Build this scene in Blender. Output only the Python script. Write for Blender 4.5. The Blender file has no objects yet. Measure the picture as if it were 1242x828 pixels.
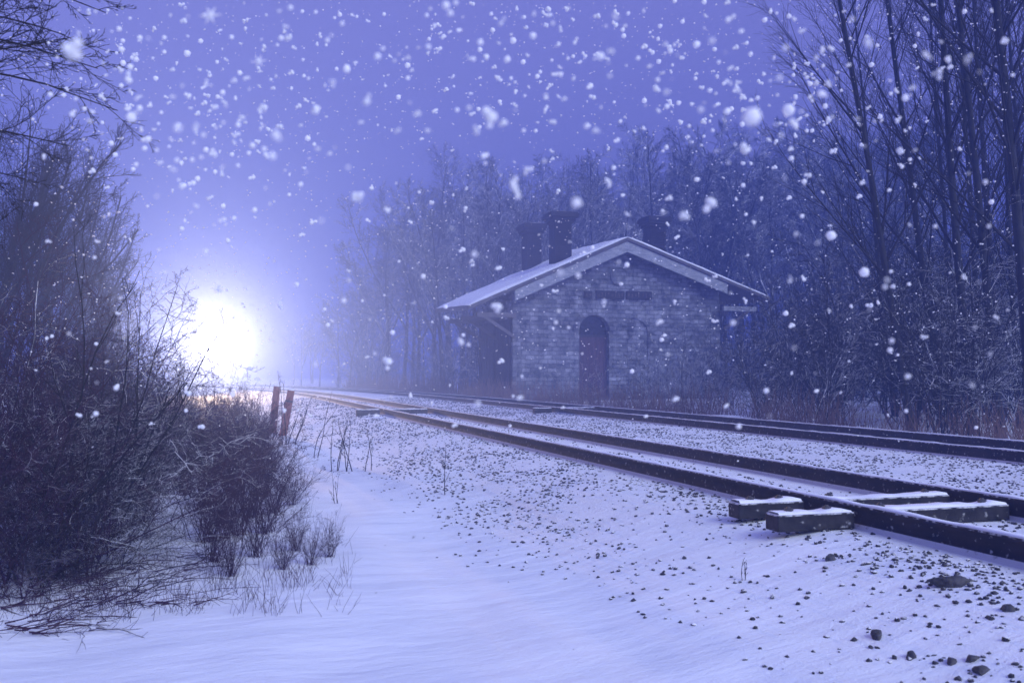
import bpy, bmesh, math, random
import numpy as np
from mathutils import Vector, Matrix, noise as mnoise

R = math.radians
scene = bpy.context.scene
COL = scene.collection
rng = random.Random(11)

# ------------------------------------------------------------------ layout
F_PX = 1100.0                       # focal length in photo pixels (1242 wide)
PSI = math.atan(356.0 / F_PX)       # camera turned right of the track direction (+Y)
PITCH = math.atan(41.0 / F_PX)
FWD = Vector((math.sin(PSI), math.cos(PSI), 0))
RGT = Vector((math.cos(PSI), -math.sin(PSI), 0))
CAM = Vector((0, 0, 1.0))           # rail heads are at z = 0


def place(px, d):
    """plan position standing at depth d in the direction of photo column px"""
    v = FWD * d + RGT * ((px - 621.0) / F_PX * d)
    return v.x, v.y


def smooth(a, b, t):
    t = min(1.0, max(0.0, (t - a) / (b - a)))
    return t * t * (3 - 2 * t)


CURVE_S, CURVE_R = 40.0, 250.0


def bend(s):
    return 0.0 if s < CURVE_S else -((s - CURVE_S) ** 2) / (2 * CURVE_R)


RAILS = (4.73, 6.20, 10.10, 11.62)
PROFILE = [(-400, 1.5), (-60, 0.9), (-14, -0.15), (-6, -0.38), (-2, -0.52), (0.8, -0.60), (2.2, -0.56), (3.1, -0.42),
           (4.0, -0.225), (4.4, -0.178), (6.6, -0.172), (7.2, -0.21), (8.1, -0.26), (9.2, -0.21), (9.8, -0.172),
           (11.9, -0.172), (12.6, -0.23), (13.6, -0.42), (16, -0.40), (40, -0.2), (400, 2.0)]


def prof(x):
    for (a, za), (b, zb) in zip(PROFILE, PROFILE[1:]):
        if x <= b:
            t = (x - a) / (b - a)
            return za + (zb - za) * t
    return PROFILE[-1][1]


def ground_z(x, s):
    xe = x - bend(min(s, 140.0))
    z = prof(xe)
    far = smooth(90, 160, abs(x) + s)
    amp = 0.10 if xe < 3.2 else 0.045
    if 4.3 < xe < 11.9:
        amp = 0.018
    n = mnoise.noise(Vector((x * 0.55, s * 0.22, 3.1))) * amp
    n += mnoise.noise(Vector((x * 1.9, s * 0.75, 8.7))) * amp * 0.32
    z += n * (1 - 0.5 * far)
    # drift of snow left between the rails near the crossing timbers and a bank beyond the far rail
    z += 0.10 * math.exp(-((xe - 5.75) / 0.42) ** 2 - ((s - 4.1) / 0.8) ** 2)
    z += 0.26 * math.exp(-((xe - 13.2) / 0.6) ** 2 - ((s - 21.5) / 3.0) ** 2)
    return z


# ------------------------------------------------------------------ helpers
def tag(o, label=None, cat=None, group=None, kind=None):
    if label:
        o['label'] = label
    if cat:
        o['category'] = cat
    if group:
        o['group'] = group
    if kind:
        o['kind'] = kind
    return o


def empty(name, loc=(0, 0, 0), rz=0.0, **kw):
    o = bpy.data.objects.new(name, None)
    COL.objects.link(o)
    o.location = loc
    o.rotation_euler = (0, 0, rz)
    o.empty_display_size = 0.2
    return tag(o, **kw)


def link(name, me, mat=None, parent=None):
    o = bpy.data.objects.new(name, me)
    COL.objects.link(o)
    if mat and not me.materials:
        me.materials.append(mat)
    if parent:
        o.parent = parent
    return o


def mesh_np(name, V, F, smooth_shade=False):
    """mesh from numpy verts (n,3) and quads (m,4)"""
    me = bpy.data.meshes.new(name)
    V = np.asarray(V, dtype=np.float32)
    F = np.asarray(F, dtype=np.int32)
    me.vertices.add(len(V))
    me.vertices.foreach_set('co', V.ravel())
    k = F.shape[1]
    me.loops.add(F.size)
    me.loops.foreach_set('vertex_index', F.ravel())
    me.polygons.add(len(F))
    me.polygons.foreach_set('loop_start', np.arange(0, F.size, k, dtype=np.int32))
    if smooth_shade:
        me.polygons.foreach_set('use_smooth', np.ones(len(F), dtype=bool))
    me.update(calc_edges=True)
    me.validate()
    return me


class MB:
    """collects quads"""
    def __init__(self):
        self.v, self.f = [], []

    def tube(self, pts, rads, k=3):
        if len(pts) < 2:
            return
        base = len(self.v)
        n = len(pts)
        up = Vector((0.31, 0.17, 0.93))
        for i in range(n):
            d = pts[min(i + 1, n - 1)] - pts[max(i - 1, 0)]
            if d.length < 1e-9:
                d = Vector((0, 0, 1))
            d.normalize()
            a = d.cross(up)
            if a.length < 0.05:
                a = d.cross(Vector((1, 0, 0)))
            a.normalize()
            b = d.cross(a)
            p, r = pts[i], rads[i]
            for j in range(k):
                t = 2 * math.pi * j / k
                ca, sa = math.cos(t) * r, math.sin(t) * r
                self.v.append((p.x + a.x * ca + b.x * sa, p.y + a.y * ca + b.y * sa, p.z + a.z * ca + b.z * sa))
        for i in range(n - 1):
            o = base + i * k
            for j in range(k):
                j2 = (j + 1) % k
                self.f.append((o + j, o + j2, o + k + j2, o + k + j))

    def arrays(self):
        return np.array(self.v, dtype=np.float32).reshape(-1, 3), np.array(self.f, dtype=np.int32).reshape(-1, 4)

    def mesh(self, name, smooth_shade=True):
        V, F = self.arrays()
        return mesh_np(name, V, F, smooth_shade)


def scatter_mesh(name, templates, places):
    """one mesh out of many transformed templates: places = (index, Matrix)"""
    Vs, Fs, off = [], [], 0
    for k, M in places:
        V, F = templates[k]
        A = np.array(M.to_3x3(), dtype=np.float32)
        t = np.array(M.translation, dtype=np.float32)
        Vs.append(V @ A.T + t)
        Fs.append(F + off)
        off += len(V)
    return mesh_np(name, np.concatenate(Vs), np.concatenate(Fs))


def bm_box(bm, c, s, rot=None):
    M = Matrix.Translation(c)
    if rot is not None:
        M = M @ rot
    M = M @ Matrix.Diagonal((s[0], s[1], s[2], 1))
    return bmesh.ops.create_cube(bm, size=1, matrix=M)['verts']


def bm_mesh(name, bm, bevel=0.0, smooth_shade=False):
    if bevel:
        bmesh.ops.bevel(bm, geom=list(bm.edges), offset=bevel, segments=2, profile=0.6, affect='EDGES')
    bmesh.ops.recalc_face_normals(bm, faces=bm.faces)
    me = bpy.data.meshes.new(name)
    bm.to_mesh(me)
    bm.free()
    if smooth_shade:
        for p in me.polygons:
            p.use_smooth = True
    return me


def box_obj(name, c, s, mat, parent=None, bevel=0.0, rot=None):
    bm = bmesh.new()
    bm_box(bm, c, s, rot)
    return link(name, bm_mesh(name, bm, bevel), mat, parent)


# ------------------------------------------------------------------ materials
def new_mat(name):
    m = bpy.data.materials.new(name)
    m.use_nodes = True
    nt = m.node_tree
    nt.nodes.clear()
    out = nt.nodes.new('ShaderNodeOutputMaterial')
    return m, nt, out


def N(nt, typ, **kw):
    n = nt.nodes.new(typ)
    for k, v in kw.items():
        if k in n.inputs:
            n.inputs[k].default_value = v
        else:
            setattr(n, k, v)
    return n


def noisy(name, c1, c2, scale=6.0, rough=0.85, bump=0.3, bscale=30.0, spec=0.2, dist=0.02, stretch=(1, 1, 1)):
    m, nt, out = new_mat(name)
    L = nt.links.new
    tc = N(nt, 'ShaderNodeTexCoord')
    mp = N(nt, 'ShaderNodeMapping')
    mp.inputs['Scale'].default_value = stretch
    L(tc.outputs['Object'], mp.inputs['Vector'])
    n1 = N(nt, 'ShaderNodeTexNoise', Scale=scale, Detail=6.0, Roughness=0.65)
    L(mp.outputs[0], n1.inputs['Vector'])
    rp = N(nt, 'ShaderNodeValToRGB')
    rp.color_ramp.elements[0].position = 0.35
    rp.color_ramp.elements[1].position = 0.68
    rp.color_ramp.elements[0].color = (*c1, 1)
    rp.color_ramp.elements[1].color = (*c2, 1)
    L(n1.outputs['Fac'], rp.inputs['Fac'])
    b = N(nt, 'ShaderNodeBsdfPrincipled')
    b.inputs['Roughness'].default_value = rough
    b.inputs['Specular IOR Level'].default_value = spec
    L(rp.outputs[0], b.inputs['Base Color'])
    if bump:
        n2 = N(nt, 'ShaderNodeTexNoise', Scale=bscale, Detail=5.0)
        L(mp.outputs[0], n2.inputs['Vector'])
        bp = N(nt, 'ShaderNodeBump', Strength=bump, Distance=dist)
        L(n2.outputs['Fac'], bp.inputs['Height'])
        L(bp.outputs[0], b.inputs['Normal'])
    L(b.outputs[0], out.inputs['Surface'])
    return m


def dusted(name, c1, c2, lo, hi, scale=6.0, snow=.8, nscale=2.6):
    """dark twig or stone with snow lying on the faces that look up"""
    m = noisy(name, c1, c2, scale=scale, bump=0.0)
    nt = m.node_tree
    L = nt.links.new
    b = next(n for n in nt.nodes if n.type == 'BSDF_PRINCIPLED')
    rp = next(n for n in nt.nodes if n.type == 'VALTORGB')
    ge = N(nt, 'ShaderNodeNewGeometry')
    sp = N(nt, 'ShaderNodeSeparateXYZ')
    L(ge.outputs['True Normal'], sp.inputs[0])
    tc = N(nt, 'ShaderNodeTexCoord')
    n = N(nt, 'ShaderNodeTexNoise', Scale=nscale, Detail=4.0)
    L(tc.outputs['Object'], n.inputs['Vector'])
    ad = N(nt, 'ShaderNodeMath', operation='MULTIPLY_ADD')
    ad.inputs[1].default_value = 1.2
    L(n.outputs['Fac'], ad.inputs[0])
    L(sp.outputs[2], ad.inputs[2])
    mr = N(nt, 'ShaderNodeMapRange')
    mr.inputs['From Min'].default_value = lo
    mr.inputs['From Max'].default_value = hi
    L(ad.outputs[0], mr.inputs['Value'])
    mx = N(nt, 'ShaderNodeMix', data_type='RGBA')
    L(mr.outputs[0], mx.inputs[0])
    L(rp.outputs[0], mx.inputs[6])
    mx.inputs[7].default_value = (snow, snow, snow, 1)
    L(mx.outputs[2], b.inputs['Base Color'])
    return m


def ground_material():
    """snow with wind ripples; broken gravel shows through on the track bed"""
    m, nt, out = new_mat('snow_ground')
    L = nt.links.new
    tc = N(nt, 'ShaderNodeTexCoord')
    at = N(nt, 'ShaderNodeAttribute', attribute_name='gravel')
    # stones showing through
    v = N(nt, 'ShaderNodeTexNoise', Scale=15.0, Detail=5.0, Roughness=0.7)
    L(tc.outputs['Object'], v.inputs['Vector'])
    v2 = N(nt, 'ShaderNodeTexNoise', Scale=1.1, Detail=4.0)
    L(tc.outputs['Object'], v2.inputs['Vector'])
    a1 = N(nt, 'ShaderNodeMath', operation='MULTIPLY_ADD')
    a1.inputs[1].default_value = 0.45
    L(v2.outputs['Fac'], a1.inputs[0])
    L(v.outputs['Fac'], a1.inputs[2])
    a2 = N(nt, 'ShaderNodeMath', operation='MULTIPLY_ADD')
    a2.inputs[1].default_value = 0.34
    L(at.outputs['Fac'], a2.inputs[0])
    L(a1.outputs[0], a2.inputs[2])
    rp = N(nt, 'ShaderNodeValToRGB')
    rp.color_ramp.elements[0].position = 1.05
    rp.color_ramp.elements[1].position = 1.10
    rp.color_ramp.elements[0].color = (0, 0, 0, 1)
    rp.color_ramp.elements[1].color = (1, 1, 1, 1)
    L(a2.outputs[0], rp.inputs['Fac'])
    # colours
    sn = N(nt, 'ShaderNodeTexNoise', Scale=0.9, Detail=5.0)
    mp = N(nt, 'ShaderNodeMapping')
    mp.inputs['Scale'].default_value = (0.8, 2.4, 1)
    mp.inputs['Rotation'].default_value = (0, 0, R(-24))
    L(tc.outputs['Object'], mp.inputs['Vector'])
    L(mp.outputs[0], sn.inputs['Vector'])
    snr = N(nt, 'ShaderNodeValToRGB')
    snr.color_ramp.elements[0].position = 0.3
    snr.color_ramp.elements[1].position = 0.7
    snr.color_ramp.elements[0].color = (0.74, 0.755, 0.79, 1)
    snr.color_ramp.elements[1].color = (0.86, 0.865, 0.88, 1)
    L(sn.outputs['Fac'], snr.inputs['Fac'])
    st = N(nt, 'ShaderNodeTexNoise', Scale=40.0, Detail=3.0)
    L(tc.outputs['Object'], st.inputs['Vector'])
    str_ = N(nt, 'ShaderNodeValToRGB')
    str_.color_ramp.elements[0].color = (0.05, 0.045, 0.05, 1)
    str_.color_ramp.elements[1].color = (0.16, 0.15, 0.155, 1)
    L(st.outputs['Fac'], str_.inputs['Fac'])
    mx = N(nt, 'ShaderNodeMix', data_type='RGBA')
    L(rp.outputs[0], mx.inputs[0])
    L(snr.outputs[0], mx.inputs[6])
    L(str_.outputs[0], mx.inputs[7])
    b = N(nt, 'ShaderNodeBsdfPrincipled')
    b.inputs['Roughness'].default_value = 0.75
    b.inputs['Specular IOR Level'].default_value = 0.25
    L(mx.outputs[2], b.inputs['Base Color'])
    # bump: wind ripples, fine grain, gravel
    wr = N(nt, 'ShaderNodeTexNoise', Scale=1.7, Detail=8.0, Roughness=0.55)
    L(mp.outputs[0], wr.inputs['Vector'])
    fg = N(nt, 'ShaderNodeTexNoise', Scale=26.0, Detail=6.0, Roughness=0.7)
    L(tc.outputs['Object'], fg.inputs['Vector'])
    b1 = N(nt, 'ShaderNodeBump', Strength=0.4, Distance=0.09)
    L(wr.outputs['Fac'], b1.inputs['Height'])
    gm = N(nt, 'ShaderNodeMath', operation='MULTIPLY_ADD')
    gm.inputs[1].default_value = 1.0
    gm.inputs[2].default_value = 0.16
    L(at.outputs['Fac'], gm.inputs[0])
    b2 = N(nt, 'ShaderNodeBump', Distance=0.018)
    L(gm.outputs[0], b2.inputs['Strength'])
    L(fg.outputs['Fac'], b2.inputs['Height'])
    L(b1.outputs[0], b2.inputs['Normal'])
    cr = N(nt, 'ShaderNodeTexNoise', Scale=75.0, Detail=4.0, Roughness=0.75)
    L(tc.outputs['Object'], cr.inputs['Vector'])
    b3 = N(nt, 'ShaderNodeBump', Strength=0.45, Distance=0.012)
    L(cr.outputs['Fac'], b3.inputs['Height'])
    L(b2.outputs[0], b3.inputs['Normal'])
    L(b3.outputs[0], b.inputs['Normal'])
    L(b.outputs[0], out.inputs['Surface'])
    return m


def stone_material(name, c1, c2, mortar, bw=0.62, bh=0.30, seed=0.0):
    m, nt, out = new_mat(name)
    L = nt.links.new
    tc = N(nt, 'ShaderNodeTexCoord')
    sp = N(nt, 'ShaderNodeSeparateXYZ')
    L(tc.outputs['Object'], sp.inputs[0])
    ad = N(nt, 'ShaderNodeMath', operation='ADD')
    L(sp.outputs[0], ad.inputs[0])
    L(sp.outputs[1], ad.inputs[1])
    cb = N(nt, 'ShaderNodeCombineXYZ')
    L(ad.outputs[0], cb.inputs[0])
    L(sp.outputs[2], cb.inputs[1])
    wv = N(nt, 'ShaderNodeTexNoise', Scale=2.0, Detail=2.0)
    L(tc.outputs['Object'], wv.inputs['Vector'])
    mxv = N(nt, 'ShaderNodeMix', data_type='VECTOR')
    mxv.inputs[0].default_value = 0.10
    L(cb.outputs[0], mxv.inputs[4])
    L(wv.outputs['Color'], mxv.inputs[5])
    br = N(nt, 'ShaderNodeTexBrick', Scale=1.0)
    br.inputs['Brick Width'].default_value = bw
    br.inputs['Row Height'].default_value = bh
    br.inputs['Mortar Size'].default_value = 0.02
    br.inputs['Mortar Smooth'].default_value = 0.3
    br.inputs['Color1'].default_value = (*c1, 1)
    br.inputs['Color2'].default_value = (*c2, 1)
    br.inputs['Mortar'].default_value = (*mortar, 1)
    L(mxv.outputs[1], br.inputs['Vector'])
    gr = N(nt, 'ShaderNodeTexNoise', Scale=1.1, Detail=9.0, Roughness=0.78)
    L(tc.outputs['Object'], gr.inputs['Vector'])
    rr = N(nt, 'ShaderNodeValToRGB')
    rr.color_ramp.elements[0].position = 0.36
    rr.color_ramp.elements[1].position = 0.66
    rr.color_ramp.elements[0].color = (0.10, 0.10, 0.13, 1)
    rr.color_ramp.elements[1].color = (1, 1, 1, 1)
    L(gr.outputs['Fac'], rr.inputs['Fac'])
    mu = N(nt, 'ShaderNodeMix', data_type='RGBA', blend_type='MULTIPLY')
    mu.inputs[0].default_value = 1.0
    L(br.outputs['Color'], mu.inputs[6])
    L(rr.outputs[0], mu.inputs[7])
    b = N(nt, 'ShaderNodeBsdfPrincipled')
    b.inputs['Roughness'].default_value = 0.9
    b.inputs['Specular IOR Level'].default_value = 0.15
    L(mu.outputs[2], b.inputs['Base Color'])
    n2 = N(nt, 'ShaderNodeTexNoise', Scale=7.0, Detail=6.0)
    L(tc.outputs['Object'], n2.inputs['Vector'])
    su = N(nt, 'ShaderNodeMath', operation='MULTIPLY_ADD')
    su.inputs[1].default_value = -0.8
    L(br.outputs['Fac'], su.inputs[0])
    L(n2.outputs['Fac'], su.inputs[2])
    bp = N(nt, 'ShaderNodeBump', Strength=0.9, Distance=0.05)
    L(su.outputs[0], bp.inputs['Height'])
    L(bp.outputs[0], b.inputs['Normal'])
    L(b.outputs[0], out.inputs['Surface'])
    return m


def snow_material(name='snow', v=0.84):
    m = noisy(name, (v - 0.05, v - 0.04, v), (v, v, v + 0.02), scale=3.0, rough=0.7, bump=0.4, bscale=9.0, spec=0.2, dist=0.03)
    return m


def flake_material():
    m, nt, out = new_mat('snowflake_white')
    L = nt.links.new
    d = N(nt, 'ShaderNodeBsdfDiffuse')
    d.inputs['Color'].default_value = (0.96, 0.96, 0.97, 1)
    t = N(nt, 'ShaderNodeBsdfTranslucent')
    t.inputs['Color'].default_value = (0.96, 0.96, 0.97, 1)
    mx = N(nt, 'ShaderNodeMixShader')
    mx.inputs[0].default_value = 0.4
    L(d.outputs[0], mx.inputs[1])
    L(t.outputs[0], mx.inputs[2])
    L(mx.outputs[0], out.inputs['Surface'])
    return m


def emit_material(name, col, strength):
    m, nt, out = new_mat(name)
    e = N(nt, 'ShaderNodeEmission', Strength=strength)
    e.inputs['Color'].default_value = (*col, 1)
    nt.links.new(e.outputs[0], out.inputs['Surface'])
    return m


M = {
    'snow': snow_material(),
    'bark': noisy('bark', (0.016, 0.016, 0.020), (0.045, 0.042, 0.048), scale=5, stretch=(4, 4, 1), bump=0.6, bscale=20),
    'bark_far': dusted('bark_grey', (0.018, 0.018, 0.024), (0.040, 0.038, 0.046), .72, 1.15, snow=.82),
    'twig': noisy('twig', (0.014, 0.013, 0.017), (0.036, 0.031, 0.036), scale=9, bump=0.0),
    'twig_snowy': dusted('twig_snowy', (0.014, 0.013, 0.018), (0.038, 0.033, 0.040), 1.0, 1.36),
    'bramble': dusted('bramble', (0.022, 0.009, 0.020), (0.066, 0.028, 0.048), 1.42, 1.8, 1.2, .5),
    'dark_bark': noisy('dark_bark', (0.006, 0.006, 0.008), (0.018, 0.016, 0.019), scale=8, bump=0.0),  # plain bark toned near black for the close boughs and bare stems
    'twig_frost': dusted('twig_frost', (0.014, 0.013, 0.017), (0.036, 0.031, 0.036), 1.35, 1.7),
    'dry': noisy('dry_stalk', (0.12, 0.07, 0.06), (0.27, 0.18, 0.15), scale=1.0, bump=0.0),
    'rust': dusted('rail_steel', (0.014, 0.013, 0.018), (0.040, 0.029, 0.031), .76, 1.0, 4, .6, 22.0),
    'timber': dusted('tarred_timber', (0.010, 0.010, 0.013), (0.042, 0.037, 0.040), .74, .98, 9, .6, 17.0),
    'iron': noisy('iron', (0.03, 0.028, 0.03), (0.07, 0.06, 0.058), scale=9, rough=0.55, bump=0.2, spec=0.5),
    'rock': noisy('rock', (0.03, 0.028, 0.034), (0.10, 0.095, 0.10), scale=14, bump=0.8, bscale=24),
    'ballast': dusted('ballast_rock', (0.025, 0.024, 0.03), (0.08, 0.075, 0.08), 1.35, 1.55, 14),
    'stone': stone_material('ashlar_stone', (0.22, 0.225, 0.25), (0.50, 0.50, 0.55), (0.22, 0.22, 0.24), 0.46, 0.21),
    'brick': stone_material('infill_brick', (0.20, 0.17, 0.155), (0.30, 0.26, 0.235), (0.15, 0.14, 0.13), 0.34, 0.14),
    'chimney': stone_material('chimney_brick', (0.022, 0.018, 0.02), (0.045, 0.034, 0.034), (0.035, 0.033, 0.034), 0.26, 0.09),
    'cap': noisy('chimney_capstone', (0.014, 0.013, 0.016), (0.04, 0.036, 0.038), scale=3, bump=0.5, bscale=12),
    'white_wood': noisy('weathered_white_board', (0.24, 0.245, 0.26), (0.42, 0.42, 0.43), scale=2.5, stretch=(1, 3, 3), bump=0.3, bscale=12),
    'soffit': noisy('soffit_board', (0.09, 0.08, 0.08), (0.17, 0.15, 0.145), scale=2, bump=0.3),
    'dark_board': noisy('dark_board', (0.02, 0.018, 0.02), (0.06, 0.052, 0.052), scale=5, stretch=(7, 7, .5), bump=0.7, bscale=9),
    'door': noisy('faded_red_door', (0.05, 0.027, 0.036), (0.115, 0.062, 0.074), scale=4, stretch=(5, 5, .5), bump=0.5, bscale=9),
    'sign': noisy('sign_black', (0.02, 0.018, 0.022), (0.045, 0.04, 0.045), scale=6, bump=0.4),
    'post': noisy('rusty_post', (0.16, 0.055, 0.045), (0.30, 0.12, 0.09), scale=7, stretch=(3, 3, .7), bump=0.6, bscale=16),
    'loco': noisy('locomotive_paint', (0.03, 0.032, 0.04), (0.06, 0.06, 0.07), scale=2, rough=0.5, bump=0.1),
    'glass': noisy('dark_glass', (0.01, 0.01, 0.012), (0.02, 0.02, 0.024), rough=0.1, bump=0.0, spec=0.6),
    'lamp': emit_material('headlight_glow', (1.0, 0.95, 0.86), 400.0),
    'flake': flake_material(),
    'ground': ground_material(),
}

# ------------------------------------------------------------------ ground
def axis(stops):
    out = []
    for (a, b, st) in stops:
        n = max(1, round((b - a) / st))
        out += [a + (b - a) * i / n for i in range(n)]
    return out + [stops[-1][1]]


xs = axis([(-400, -60, 34), (-60, -12, 3), (-12, -4, .5), (-4, 1.5, .14), (1.5, 7.5, .075), (7.5, 14.5, .14), (14.5, 40, 1.2), (40, 100, 6), (100, 400, 37)])
ys = axis([(-20, 2.5, 2.2), (2.5, 12, .10), (12, 30, .25), (30, 60, .7), (60, 130, 2.5), (130, 400, 27)])
gv, gg = [], []
for s in ys:
    for x in xs:
        gv.append((x, s, ground_z(x, s)))
        xe = x - bend(min(s, 140))
        g = smooth(1.7, 3.6, xe + 0.55 * mnoise.noise(Vector((x * .5, s * .45, 1)))) * (1 - smooth(12.0, 13.2, xe))
        if 4.85 < xe < 6.1 or 10.2 < xe < 11.5:
            g *= 0.72
        # the drift nearest the camera lies deep over the shoulder
        g *= 1 - 0.75 * smooth(8.5, 6.0, s + 0.6 * (xe - 3.5)) * (1 - smooth(4.0, 4.8, xe))
        gg.append(g)
nx = len(xs)
gf = [(j * nx + i, j * nx + i + 1, (j + 1) * nx + i + 1, (j + 1) * nx + i) for j in range(len(ys) - 1) for i in range(nx - 1)]
gme = mesh_np('ground', gv, gf, True)
ga = gme.attributes.new('gravel', 'FLOAT', 'POINT')
ga.data.foreach_set('value', np.array(gg, dtype=np.float32))
ground = tag(link('ground', gme, M['ground']), kind='structure')

# ------------------------------------------------------------------ rails
RAIL_PROFILE = [(-.036, 0), (.036, 0), (.038, -.012), (.036, -.038), (.016, -.050), (.018, -.146), (.030, -.166), (.072, -.180), (.072, -.20),
                (-.072, -.20), (-.072, -.180), (-.030, -.166), (-.018, -.146), (-.016, -.050), (-.036, -.038), (-.038, -.012)]
rs = axis([(-6, 40, 1.0), (40, 130, 2.0)])


def sweep(profile, xoff, stations, jitter=0.0, seed=1):
    rr = random.Random(seed)
    v, f, k = [], [], len(profile)
    for s in stations:
        jx = rr.uniform(-jitter, jitter)
        jz = rr.uniform(0.35, 1.0) if jitter else 1.0
        for (px, pz) in profile:
            v.append((xoff + bend(s) + px + jx, s, pz * jz))
    for i in range(len(stations) - 1):
        for j in range(k):
            j2 = (j + 1) % k
            f.append((i * k + j, i * k + j2, (i + 1) * k + j2, (i + 1) * k + j))
    return v, f


RLAB = ['nearest long steel rail with a thin snow cap, left rail of the near track',
        'snow-capped steel rail, right rail of the near track, second from the camera',
        'snow-capped steel rail, left rail of the far track, third from the camera',
        'farthest snow-capped steel rail, right rail of the far track beside the dry weeds']
cap_st = axis([(-6, 30, .18), (30, 130, 1.0)])
for i, x in enumerate(RAILS):
    v, f = sweep(RAIL_PROFILE, x, rs)
    rail = link('rail', mesh_np('rail', v, f), M['rust'])
    tag(rail, RLAB[i], 'rail', 'rails of the two tracks')
    v, f = sweep([(-.030, .001), (-.022, .017), (.022, .019), (.033, .001)], x, cap_st, 0.005, 20 + i)
    link('snow_cap', mesh_np('snow_cap', v, f, True), M['snow'], rail)


# ------------------------------------------------------------------ timbers beside and between the rails
def timber(name, x0, x1, s, w, h, ztop, skew, label, bolts=True, split=None):
    xc = (x0 + x1) / 2
    t = empty(name, (xc, s, ztop - h), skew)
    tag(t, label, 'railway tie', 'timbers under the near track')
    runs = split or [(x0, x1)]
    bm = bmesh.new()
    for a, b in runs:
        bm_box(bm, ((a + b) / 2 - xc, 0, h / 2), (b - a, w, h))
    link('beam', bm_mesh('beam', bm, 0.012), M['timber'], t)
    bm = bmesh.new()
    for a, b in runs:
        L_ = b - a
        n = max(4, int(L_ / .05))
        prev = None
        for q in range(n + 1):
            xx = a - xc + .015 + (L_ - .03) * q / n
            zz = h + .014 + .018 * mnoise.noise(Vector((xx * 6, s, 0)))
            hw = w / 2 - .01 + .008 * mnoise.noise(Vector((xx * 9, s, 5)))
            ring = [bm.verts.new((xx, -hw, h + .001)), bm.verts.new((xx, -hw * .82, zz)), bm.verts.new((xx, hw * .82, zz)), bm.verts.new((xx, hw, h + .001))]
            if prev:
                for j in range(3):
                    bm.faces.new((prev[j], prev[j + 1], ring[j + 1], ring[j]))
            prev = ring
    link('snow_cap', bm_mesh('snow_cap', bm, 0, True), M['snow'], t)
    if bolts:
        for a, b in runs:
            for q in ((a + .16), (b - .17)):
                bm = bmesh.new()
                bmesh.ops.create_cone(bm, cap_ends=True, segments=6, radius1=.036, radius2=.034, depth=.03, matrix=Matrix.Translation((q - xc, .02, h + .018)))
                bmesh.ops.create_cone(bm, cap_ends=True, segments=8, radius1=.018, radius2=.015, depth=.012, matrix=Matrix.Translation((q - xc, .02, h + .038)))
                link('bolt', bm_mesh('bolt', bm), M['iron'], t)
    return t


timber('crossing_timber', 4.18, 6.08, 6.55, .18, .128, -.045, R(-2), 'thick bolted dark timber crossing under the nearest rail, farther of the pair at right',
       split=[(4.05, 4.655), (4.81, 6.12)])
timber('crossing_timber', 4.14, 6.08, 5.92, .18, .128, -.045, R(-2), 'thick bolted dark timber crossing under the nearest rail, nearer of the pair at right',
       split=[(3.99, 4.655), (4.81, 6.12)])
timber('crossing_timber', 3.95, 6.08, 27.4, .22, .20, -.03, 0, 'distant dark timber end jutting out left of the nearest rail beyond the bare saplings', bolts=False, split=[(3.95, 4.655), (4.81, 6.12)])
timber('crossing_timber', 9.45, 11.5, 27.0, .24, .20, -.03, 0, 'dark timber end jutting out left of the far track in front of the stone building', bolts=False, split=[(9.45, 10.02), (10.18, 11.5)])

# ------------------------------------------------------------------ stones
def rock_arrays(seed, sub=1):
    rr = random.Random(seed)
    bm = bmesh.new()
    bmesh.ops.create_icosphere(bm, subdivisions=sub, radius=1)
    sc = (rr.uniform(.8, 1.25), rr.uniform(.6, 1.0), rr.uniform(.45, .8))
    for v in bm.verts:
        k = 1 + .45 * mnoise.noise(v.co * 1.3 + Vector((seed * 3.7, 1, 2)))
        v.co = Vector((v.co.x * sc[0], v.co.y * sc[1], v.co.z * sc[2])) * k
    for _ in range(9):                      # broken faces
        n = Vector((rr.gauss(0, 1), rr.gauss(0, 1), rr.gauss(0, .8))).normalized()
        lim = rr.uniform(.38, .62)
        for v in bm.verts:
            e = v.co.dot(n) - lim
            if e > 0:
                v.co -= n * e * .92
    V = np.array([v.co[:] for v in bm.verts], dtype=np.float32)
    bm.verts.index_update()
    F = np.array([[v.index for v in f.verts] for f in bm.faces], dtype=np.int32)
    bm.free()
    return V, F


def rmat(loc, sc, rr):
    return Matrix.Translation(loc) @ Matrix.Rotation(rr.uniform(0, 6.283), 4, 'Z') @ Matrix.Rotation(rr.uniform(-.5, .5), 4, 'X') @ Matrix.Scale(sc, 4)


rocks = [rock_arrays(i) for i in range(8)]
rr = random.Random(5)
pl = []
tries = 0
while len(pl) < 34000 and tries < 420000:
    tries += 1
    s = 3.0 + 45 * rr.random() ** 2.0
    x = rr.uniform(1.6, 12.6)
    if any(abs(x - q) < .1 for q in RAILS):
        continue
    g = smooth(1.7, 3.7, x + .8 * mnoise.noise(Vector((x * .5, s * .45, 1))))
    if x < 3.75 and s < 9:
        g *= .10 + .5 * smooth(4.0, 9.0, s)
    if 4.85 < x < 6.1 or 10.2 < x < 11.5:
        g *= .3
    g *= .22 + 2.6 * max(0, .28 + mnoise.noise(Vector((x * 1.2, s * .8, 7))))
    if rr.random() > g:
        continue
    sz = rr.uniform(.008, .026) * (1 + .018 * s)
    z = ground_z(x, s) + sz * rr.uniform(-.15, .25)
    pl.append((rr.randrange(8), rmat(Vector((x, s, z)), sz, rr)))
tag(link('ballast_stones', scatter_mesh('ballast_stones', rocks, pl), M['ballast']), 'small dark ballast stones poking through the snow on the track bed', 'gravel', kind='stuff')


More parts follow.
